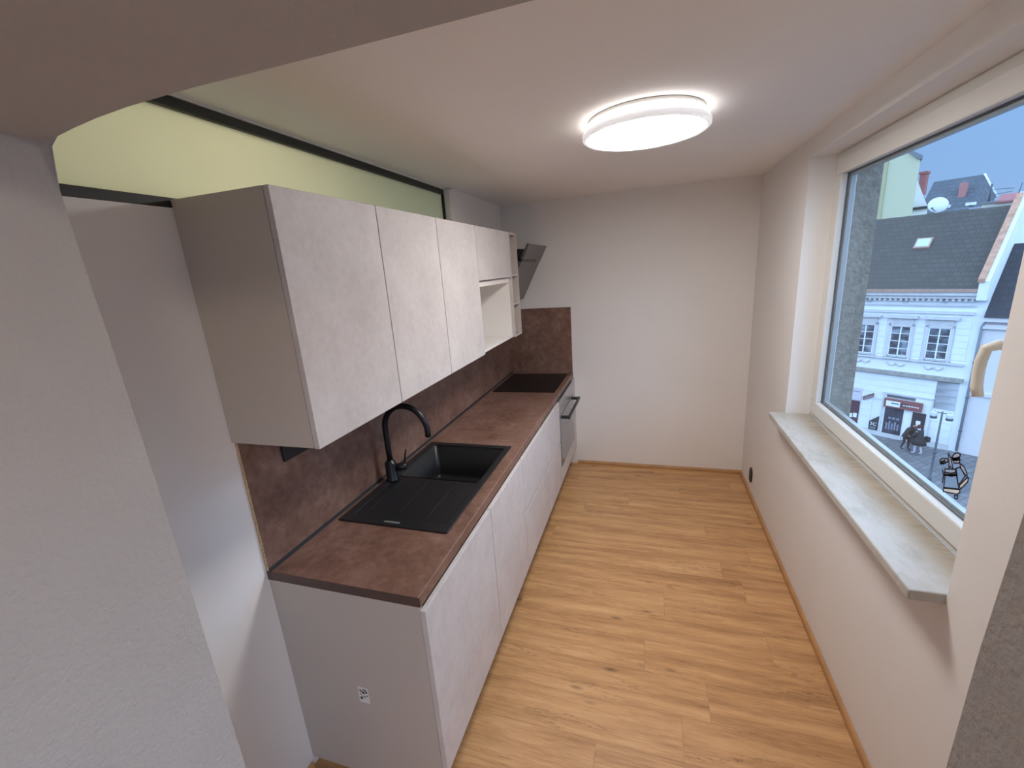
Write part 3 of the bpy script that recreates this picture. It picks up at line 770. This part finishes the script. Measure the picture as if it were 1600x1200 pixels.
b = B(); lb(b, 1.2, 2.30, -.12, .02, 0, .26); lb(b, -.95, .2, -.08, .02, 0, .30); lb(b, 2.35, 9.5, -.08, .02, 0, .30); obj('wall_plinth', b, stone, H_, True)
b = B(); lb(b, 3.53, 4.32, -.05, .02, .02, 2.04); sd = obj('side_door', b, mat('maroon_door', (.07, .03, .05), .5), H_, True)
for q in ((3.60, 3.80, .9, 1.2), (3.85, 4.05, .85, 1.15), (3.7, 4.1, .4, .62)):
    b = B(); lb(b, q[0], q[1], -.06, -.048, q[2], q[3]); obj('poster', b, frame_w, sd, True)
b = B(); lb(b, 3.46, 4.55, -.07, .02, 2.10, 2.95); sp_ = obj('sign_board', b, mat('lilac_board', (.62, .58, .66), .8), H_, True)
b = B(); lb(b, 3.56, 4.2, -.078, -.066, 2.66, 2.74); obj('sign_line', b, mat('sign_grey', (.35, .33, .42), .8), sp_, True)
# skylight on the roof slope
def slope_pt(d): return 9.28 + (d + .45) * (13.60 - 9.28) / 4.60
b = B(); d0, d1 = 1.95, 2.55
q = [(-2.60, d0), (-1.86, d0), (-1.86, d1), (-2.60, d1)]
for off, m_, nm, ins in ((.10, copper, 'skylight', 0), (.115, mat('skylight_glass', (.55, .62, .70), .2), 'skylight_pane', .07)):
    b = B(); A_ = []; B_ = []
    for x, d in q:
        xx = x + (ins if x < -2.2 else -ins); dd = d + (ins if d == d0 else -ins)
        A_.append(b.verts.new((xx, dd, slope_pt(dd) - .02))); B_.append(b.verts.new((xx, dd - off * .68, slope_pt(dd) + off * .73)))
    b.faces.new(A_); b.faces.new(B_)
    for i in range(4): b.faces.new([A_[i], A_[(i+1) % 4], B_[(i+1) % 4], B_[i]])
    if nm == 'skylight': sk = obj(nm, b, m_, H_, True)
    else: obj(nm, b, m_, sk, True)

# signs on the townhouse (things of their own)
sgn = bthing('shop_sign', 'long red-brown shop sign with a white panel above the shopfront', 'sign', 1.34, -.12, 2.32)
obj('board', bx(-.90, .90, -.10, .045, -.28, .28, .01, 1), mat('sign_red', (.25, .085, .085), .6), sgn, True)
o = obj('white_panel', bx(-.80, -.12, -.112, -.10, -.19, .15), frame_w, sgn, True)
b = B(); lathe(b, [(0, -.004), (.085, -.004), (.085, 0)], (0, 0, 0), 16); bmesh.ops.rotate(b, verts=b.verts, matrix=Matrix.Rotation(PI/2, 3, 'X')); bmesh.ops.translate(b, verts=b.verts, vec=(-.66, -.114, 0))
box(b, -.54, -.18, -.118, -.112, -.02, .05); obj('emblem', b, mat('sign_navy', (.05, .08, .16), .6), sgn, True)
b = B(); box(b, -.08, .28, -.108, -.10, -.12, .10); obj('dark_panel', b, mat('sign_dark', (.06, .05, .06), .6), sgn, True)
b = B(); [box(b, .02 + .13 * k, .12 + .13 * k, -.113, -.107, -.05, .01) for k in range(6)]; obj('lettering', b, frame_w, sgn, True)

sgn = bthing('sign_board_3c', 'dark slant-topped sign board beside the shop window reading 3C', 'sign', 2.65, -.06, .31)
b = B(); prism(b, [(-.22, 0), (.22, 0), (.22, .98), (-.22, .56)], 'y', -.05, .03); obj('board', b, mat('board_dark', (.03, .035, .045), .6), sgn, True)
text('lettering', '3C', .30, frame_w, sgn, (0, -.053, .40), (PI/2, 0, 0), .003)
b = B(); [box(b, -.17, .14, -.056, -.05, .08 + .055 * k, .10 + .055 * k) for k in range(3)]; obj('small_print', b, mat('print_grey', (.35, .38, .42), .7), sgn, True)
sgn.name = 'slanted_sign'

sgn = bthing('hanging_sign', 'small brown sign jutting out from the pale wall left of the shop', 'sign', 3.10, -.06, 2.2)
b = B(); prism(b, [(-.26, .0), (.26, .32), (.26, .58), (-.26, .26)], 'y', -.10, -.04); obj('board', b, mat('sign_brown', (.16, .09, .10), .6), sgn, True)
b = B(); prism(b, [(-.18, .10), (.2, .335), (.2, .41), (-.18, .17)], 'y', -.106, -.10); obj('lettering', b, mat('sign_cream', (.35, .30, .30), .6), sgn, True)

dp = bthing('drainpipe', 'grey downpipe in the corner between the two house fronts', 'pipe', -1.32, -.12, .1)
b = B(); tube(b, [(0, 0, 0), (0, 0, 7.0), (.0, .0, 7.2), (.12, -.1, 7.55), (.12, -.1, 7.75)], .062, 12); obj('pipe', b, mat('pipe_grey', (.26, .28, .31), .6), dp, True)
pbm = mat('pipe_bracket', (.12, .14, .18), .6)
for z in (1.2, 3.2, 5.2):
    b = B(); tube(b, [(0, 0, z), (0, 0, z + .07)], .078, 12); obj('bracket', b, pbm, dp, True)

# ---- neighbour with the blue-black tiled roof
N_ = bthing('neighbour_house', 'pinkish-white house front with a blue-black tiled roof, right of the townhouse', 'building')
pinkw = mat('stucco_pinkish', (.70, .66, .68), .9, var=.03, nscale=2)
b = B(); lb(b, -1.36, -9.0, .0, 8, 0, 7.86); obj('wall', b, pinkw, N_, True)
b = B(); lb(b, -1.36, -9, -.35, .02, 7.62, 7.86); lb(b, -1.36, -9, -.18, .02, 7.22, 7.45); obj('cornice', b, pinkw, N_, True)
b = B(); lb(b, -1.36, -9, -.12, .02, 3.50, 3.68); obj('string_course', b, pinkw, N_, True)
b = B(); prism(b, [(-.45, 7.86), (3.3, 11.5), (7.2, 7.86)], 'x', 1.36, 9.0); obj('roof', b, roof_b, N_, True)
for u in (-3.2, -5.4, -7.6):
    b = B(); lb(b, u - .5, u + .5, -.06, .02, 5.0, 6.8); wf = obj('window', b, frame_w, N_, True)
    b = B(); lb(b, u - .42, u + .42, -.075, -.055, 5.08, 6.72); obj('pane', b, pane_m, wf, True)

# ---- tall yellow-green block
Y_ = bthing('yellow_block', 'tall blank yellow-green building rising behind the dark roof', 'building', 6.6, 12, 0)
yel = mat('stucco_yellow', (.82, .80, .42), .9, var=.02); 
b = B(); prism(b, [(-3.6, 0), (1.0, 0), (1.0, 17.9), (.90, 18.05), (.1, 18.75), (-.6, 19.3), (-3.6, 20.3)], 'y', 0, 9)
for v_ in b.verts:
    if v_.co.y > 4: v_.co.x = min(v_.co.x, 3) - 2.9 * (v_.co.x > -3)
obj('wall', b, mat('stucco_yellow_pale', (.60, .60, .42), .9, var=.02), Y_, True)
b = B(); box(b, -1.20, -.93, -.10, .0, 0, 19.1); obj('pilaster', b, mat('olive_band', (.48, .46, .28), .9), Y_, True)
b = B(); box(b, -3.6, -1.20, -.05, .0, 0, 19.2); obj('yellow_strip', b, yel, Y_, True)
b = B(); prism(b, [(.90, 17.95), (1.16, 17.95), (1.16, 18.15), (.1, 18.92), (-.6, 19.45), (-.6, 19.3), (.1, 18.76)], 'y', -.15, 9)
for v_ in b.verts:
    if v_.co.y > 4: v_.co.x -= 2.95
obj('roof_edge', b, mat('eave_grey', (.20, .22, .25), .8), Y_, True)

# ---- white gable with red chimney
G_ = bthing('white_gable_house', 'white gabled house end squeezed between yellow block and dark roofed house', 'building', 7.4, 20, 0)
b = B(); prism(b, [(-2.5, 0), (.68, 0), (.68, 14.9), (.35, 15.6), (-.3, 17.2), (-2.5, 17.2)], 'y', 0, 6)
for v_ in b.verts:
    if v_.co.y > 3: v_.co.x -= 2.0 * (v_.co.x > -2)
obj('wall', b, mat('whitewash', (.90, .90, .92), .9), G_, True)
b = B(); box(b, -2.0, .75, -.25, 0, 14.75, 14.95); obj('ledge', b, roof_b, G_, True)
b = B(); box(b, -.35, .1, .5, 1.2, 16.0, 17.9); box(b, -.42, .17, .42, 1.28, 17.75, 17.95); obj('chimney', b, mat('brick_red', (.34, .13, .12), .9), G_, True)

# ---- dark roofed house behind
D_ = bthing('slate_roof_house', 'house with a big blue-grey slate roof and red chimney on the skyline', 'building', 6.3, 26, 0)
b = B(); box(b, -2.2, 2.05, 0, 6, 0, 14.7); obj('wall', b, mat('wall_greyblue', (.30, .34, .40), .9), D_, True)
b = B(); prism(b, [(-.4, 14.3), (3.4, 17.75), (7.0, 14.3)], 'x', -2.6, .95)
obj('roof', b, roofmat('slate_far', (.10, .12, .15), .5), D_, True)
b = B(); vs = [b.verts.new(p) for p in [(.95, -.4, 14.3), (.95, 3.4, 17.75), (.95, 7.0, 14.3), (2.15, 3.0, 15.6), (2.15, 0, 14.4)]]
b.faces.new([vs[0], vs[1], vs[3], vs[4]]); b.faces.new([vs[1], vs[2], vs[3]]); b.faces.new([vs[0], vs[4], vs[3], vs[2]][::-1]); b.faces.new([vs[0], vs[2], vs[1]])
obj('hip', b, roofmat('slate_far_side', (.10, .12, .15), .5), D_, True)
b = B(); tube(b, [(.98, 3.4, 17.8), (1.5, 3.2, 16.8), (2.2, 3.0, 15.55)], .09, 6); obj('verge', b, sky_white, D_, True)
b = B(); box(b, -.15, .35, 1.2, 1.8, 15.6, 17.1); obj('chimney', b, mat('brick_red_far', (.40, .18, .17), .9), D_, True)
for x in (-.5, .85, 1.2) :
    b = B(); box(b, x - .16, x + .16, -.1 + .3, .55, 14.9, 15.16); obj('skylight', b, mat('skylight_far', (.75, .80, .86), .5), D_, True)

# ---- low beige and red building far right
R_2 = bthing('red_roof_annex', 'low beige building with a faded red roof at the right skyline', 'building', 1.5, 16, 0)
b = B(); box(b, -1.1, 4.5, 0, 5, 0, 14.4); obj('wall', b, mat('wall_beige', (.62, .58, .52), .9), R_2, True)
b = B(); prism(b, [(-.3, 14.35), (-.3, 14.45), (1.2, 15.0), (1.2, 14.35)], 'x', -.35, .75); obj('roof', b, mat('red_roof', (.42, .16, .17), .8, var=.15), R_2, True)
b = B(); box(b, -1.15, .0, -.2, 1.5, 14.4, 14.52); obj('flat_roof', b, mat('flat_roof', (.22, .24, .28), .9), R_2, True)
b = B(); box(b, .75, 4.5, -.1, 3, 14.35, 14.95); obj('parapet', b, sky_white, R_2, True)
b = B(); tube(b, [(-.85, .5, 14.5), (-.85, .5, 15.8)], .06, 8); tube(b, [(-.85, .5, 15.4), (.35, .5, 15.3)], .02, 6); tube(b, [(-.6, .5, 15.0), (.3, .5, 15.1)], .02, 6); tube(b, [(.6, .5, 14.8), (.7, .5, 15.6)], .03, 6); obj('aerial', b, mat('aerial', (.10, .11, .13), .6), R_2, True)

# ---- satellite dish at the ridge
dsh = bthing('satellite_dish', 'round pale satellite dish on the ridge of the dark roof', 'satellite dish', 2.33, 4.1, 13.55)
b = B(); lathe(b, [(0, .16), (.16, .155), (.32, .12), (.46, .04), (.50, .0), (.47, .03), (.32, .105), (.16, .14), (0, .145)], (0, 0, 0), 32)
bmesh.ops.rotate(b, verts=b.verts, matrix=Matrix.Rotation(math.radians(70), 3, 'X') ); bmesh.ops.rotate(b, verts=b.verts, matrix=Matrix.Rotation(math.radians(24), 3, 'Z')); bmesh.ops.translate(b, verts=b.verts, vec=(0, .15, .52))
obj('reflector', b, mat('dish_white', (.72, .76, .80), .6), dsh, True)
b = B(); tube(b, [(0, .25, -.1), (0, .25, .5)], .04, 8); tube(b, [(0, .15, .08), (-.10, -.45, .32)], .02, 6); obj('mast', b, mat('mast', (.15, .16, .18), .6), dsh, True)
b = B(); box(b, -.15, -.05, -.52, -.42, .28, .38, .01, 1); obj('receiver', b, mat('receiver', (.12, .12, .13), .6), dsh, True)

# ---- street lamp
t = thing('street_lamp', 'thin street lamp with two lanterns on the square', 'street lamp', (15.15, 24.47, GZ))
lm = mat('lamp_post_grey', (.085, .10, .12), .5)
b = B(); tube(b, [(15.15, 24.47, GZ), (15.15, 24.47, GZ + .25), (15.15, 24.47, GZ + .3), (15.15, 24.47, GZ + 1.6), (15.15, 24.47, GZ + 3.8)], [.09, .08, .055, .05, .035], 12)
lathe(b, [(.05, 0), (.075, .02), (.075, .1), (.05, .12)], (15.15, 24.47, GZ + 1.58), 12)
obj('post', b, lm, t)
b = B(); pd = Vector((.77, -.64, 0)).normalized(); c0 = Vector((15.15, 24.47, GZ + 3.72))
tube(b, [c0 - pd * .30 + Vector((0, 0, .05)), c0 - pd * .12, c0 + pd * .12, c0 + pd * .30 + Vector((0, 0, .05))], .022, 8); obj('crossarm', b, lm, t)
for s in (-1, 1):
    p = c0 + pd * .29 * s
    b = B(); lathe(b, [(0, .0), (.09, .0), (.13, .14), (.13, .30), (.10, .34), (0, .34)], (p.x, p.y, p.z - .30), 12); ln = obj('lantern', b, mat('lantern_glass', (.62, .64, .66), .3), t)
    b = B(); lathe(b, [(.07, -.02), (.135, -.01), (.135, .10), (.07, .10)], (p.x, p.y, p.z - .30), 12); obj('lantern_base', b, mat('lantern_dark', (.05, .06, .08), .5), ln)

# ---- two people
def person(name, label, base, face, coat_m, leg_m, hair_m, lean, skirt, bag):
    t = thing(name, label, 'person', (base[0], base[1], GZ), face)
    skin = mat('skin', (.55, .36, .28), .6)
    # body: one continuous skinned surface (local: +x is forward)
    vs = []; es = []; rs = []
    def v(p, r): vs.append(p); rs.append(r); return len(vs) - 1
    l = lean
    pel = v((0, 0, .95), (.15, .12)); wst = v((.06 * l, 0, 1.10), (.13, .105)); chs = v((.16 * l, 0, 1.32), (.165, .12)); nk = v((.22 * l, 0, 1.47), (.06, .06)); hd0 = v((.26 * l, 0, 1.56), (.075, .085)); hd1 = v((.30 * l, 0, 1.66), (.085, .095))
    es += [(pel, wst), (wst, chs), (chs, nk), (nk, hd0), (hd0, hd1)]
    for s in (-1, 1):
        hp = v((0, .09 * s, .86), (.10, .10)); kn = v((.05 + .06 * s, .10 * s, .48), (.065, .065)); an = v((-.02 + .12 * s, .10 * s, .09), (.042, .042)); to = v((.14 + .12 * s, .11 * s, .035), (.045, .032))
        es += [(pel, hp), (hp, kn), (kn, an), (an, to)]
        sh = v((.17 * l, .20 * s, 1.39), (.065, .065)); el = v((.12 * l + .08, .25 * s, 1.13), (.048, .048)); wr = v((.20 * l + .24, .20 * s, 1.02), (.032, .032)); ha = v((.20 * l + .31, .19 * s, 1.0), (.036, .022))
        es += [(chs, sh), (sh, el), (el, wr), (wr, ha)]
        for k in range(5):
            a = (k - 2) * .018; ln_ = (.045, .075, .085, .08, .062)[k]
            f1 = v((.20 * l + .34, .19 * s + a, 1.0 - abs(k - 2) * .002), (.009, .009)); f2 = v((.20 * l + .34 + ln_ * .7, .19 * s + a * 1.5, .985), (.008, .008))
            es += [(ha, f1), (f1, f2)]
    me = bpy.data.meshes.new('body'); me.from_pydata(vs, es, []); me.materials.append(leg_m)
    o = bpy.data.objects.new('body', me); COL.objects.link(o); o.parent = t
    sm = o.modifiers.new('skin', 'SKIN'); sm.use_smooth_shade = True
    lay = me.skin_vertices[0] if me.skin_vertices else None
    if lay:
        for i, r in enumerate(rs): lay.data[i].radius = r
        lay.data[0].use_root = True
    ss = o.modifiers.new('sub', 'SUBSURF'); ss.levels = 1; ss.render_levels = 1
    # coat
    def ringz(b, cx, rx, ry, z, n=20): return [b.verts.new((cx + rx * math.cos(2*PI*k/n), ry * math.sin(2*PI*k/n), z)) for k in range(n)]
    b = B(); rr = []
    prof = [(.0, .20 + skirt, .25 + skirt, .62 if skirt else .82), (0, .19 + skirt * .4, .23 + skirt * .4, .92), (.07 * l, .17, .20, 1.12), (.16 * l, .18, .24, 1.32), (.18 * l, .14, .20, 1.42), (.22 * l, .08, .09, 1.49)]
    for cx, rx, ry, z in prof: rr.append(ringz(b, cx, rx, ry, z))
    for A_, B_ in zip(rr, rr[1:]):
        for k in range(20):
            f = b.faces.new([A_[k], A_[(k+1) % 20], B_[(k+1) % 20], B_[k]]); f.smooth = True
    b.faces.new(rr[0][::-1])
    for s in (-1, 1): tube(b, [(.17 * l, .20 * s, 1.40), (.12 * l + .08, .26 * s, 1.13), (.20 * l + .22, .20 * s, 1.02)], [.085, .068, .052], 12)
    obj('coat', b, coat_m, t, True)
    # head skin, face and hair
    hx, hz = .30 * l + .01, 1.64
    b = B(); bmesh.ops.create_icosphere(b, subdivisions=3, radius=1)
    for vv in b.verts:
        c = vv.co; k = 1 - .22 * max(0, -c.z) ** 2
        vv.co = (hx + c.x * .098 * k, c.y * .078 * k, hz + c.z * .122)
    for f in b.faces: f.smooth = True
    hdo = obj('head', b, skin, t, True)
    b = B(); tube(b, [(hx + .092, 0, hz + .015), (hx + .118, 0, hz - .018), (hx + .098, 0, hz - .026)], [.008, .014, .010], 8); obj('nose', b, skin, hdo, True)
    for s in (-1, 1):
        b = B(); bmesh.ops.create_icosphere(b, subdivisions=2, radius=.011); bmesh.ops.translate(b, verts=b.verts, vec=(hx + .088, .030 * s, hz + .012)); obj('eye', b, M['ink'], hdo, True)
        b = B(); bmesh.ops.create_icosphere(b, subdivisions=2, radius=.022); bmesh.ops.scale(b, verts=b.verts, vec=(.7, .35, 1.2)); bmesh.ops.translate(b, verts=b.verts, vec=(hx - .005, .078 * s, hz - .005)); obj('ear', b, skin, hdo, True)
    b = B(); box(b, hx + .078, hx + .090, -.022, .022, hz - .056, hz - .048, .002, 1); obj('mouth', b, M['red'], hdo, True)
    b = B(); bmesh.ops.create_icosphere(b, subdivisions=3, radius=1)
    for vv in b.verts:
        c = vv.co; vv.co = (hx - .018 + c.x * .102, c.y * .090, hz + .028 + c.z * (.118 if c.z > 0 else (.16 if skirt else .09)))
    for f in b.faces: f.smooth = True
    obj('hair', b, hair_m, t, True)
    if bag:
        b = B(); box(b, -.28, -.02, -.42, -.20, .78, 1.10, .05, 3); obj('shoulder_bag', b, coat_m, t, True)
    return t
dk = mat('dark_coat', (.030, .028, .032), .8); br_ = mat('brown_black_coat', (.045, .032, .030), .8)
person('person', 'person in dark brown coat and trousers, leaning in outside the shop', (15.98, 28.72), math.radians(-62), br_, mat('dark_trousers', (.035, .033, .035), .8), mat('dark_hair', (.02, .015, .012), .7), 1.0, 0, False)
person('person', 'person in wide black coat with pale legs, standing outside the shop', (16.30, 28.05), math.radians(118), dk, mat('pale_tights', (.55, .52, .60), .8), mat('auburn_hair', (.09, .025, .018), .7), .5, .12, True)

# ------------------------------------------------------------------ sky
wd = bpy.data.worlds.new('overcast_dusk'); SC.world = wd; wd.use_nodes = True
nt = wd.node_tree; bg = nt.nodes['Background']
tc = nt.nodes.new('ShaderNodeTexCoord'); sx = nt.nodes.new('ShaderNodeSeparateXYZ'); nt.links.new(tc.outputs['Generated'], sx.inputs[0])
r = nt.nodes.new('ShaderNodeValToRGB'); e = r.color_ramp.elements
e[0].position = 0; e[0].color = (.34, .53, .84, 1); e[1].position = 1; e[1].color = (.56, .95, 1.75, 1)
e[0].color = (.33, .54, .90, 1); e[1].color = (.75, 1.1, 1.6, 1)
x = e.new(.175); x.color = (.29, .53, .95, 1)
x = e.new(.25); x.color = (2.7, 4.0, 6.0, 1)
x = e.new(.55); x.color = (1.8, 2.6, 3.8, 1)
nt.links.new(sx.outputs['Z'], r.inputs['Fac']); nt.links.new(r.outputs['Color'], bg.inputs['Color']); bg.inputs['Strength'].default_value = 1.0

# ------------------------------------------------------------------ camera
cd = bpy.data.cameras.new('camera'); cam = bpy.data.objects.new('camera', cd); COL.objects.link(cam)
cr_ = Vector((0.95370584, 0.29275508, -0.06884501)); cu = Vector((-0.01121166, 0.26336894, 0.96463003)); cf = Vector((-0.30053198, 0.91920143, -0.25445876))
mw = Matrix((( cr_.x, cu.x, -cf.x, 1.2765), (cr_.y, cu.y, -cf.y, -.9743), (cr_.z, cu.z, -cf.z, 1.8847), (0, 0, 0, 1)))
cam.matrix_world = mw
cd.sensor_width = 36; cd.lens = 674.746 / 1600 * 36; cd.clip_start = .02; cd.clip_end = 500
SC.camera = cam

SC.view_settings.view_transform = 'Standard'; SC.view_settings.look = 'None'; SC.view_settings.gamma = 1
SC.view_settings.exposure = 0; SC.view_settings.use_curve_mapping = False
cy = SC.cycles
cy.use_denoising = True
try: cy.denoiser = 'OPENIMAGEDENOISE'
except Exception: pass
cy.max_bounces = 10; cy.diffuse_bounces = 6; cy.glossy_bounces = 4; cy.transparent_max_bounces = 12
cy.sample_clamp_indirect = 8; cy.caustics_reflective = False; cy.caustics_refractive = False
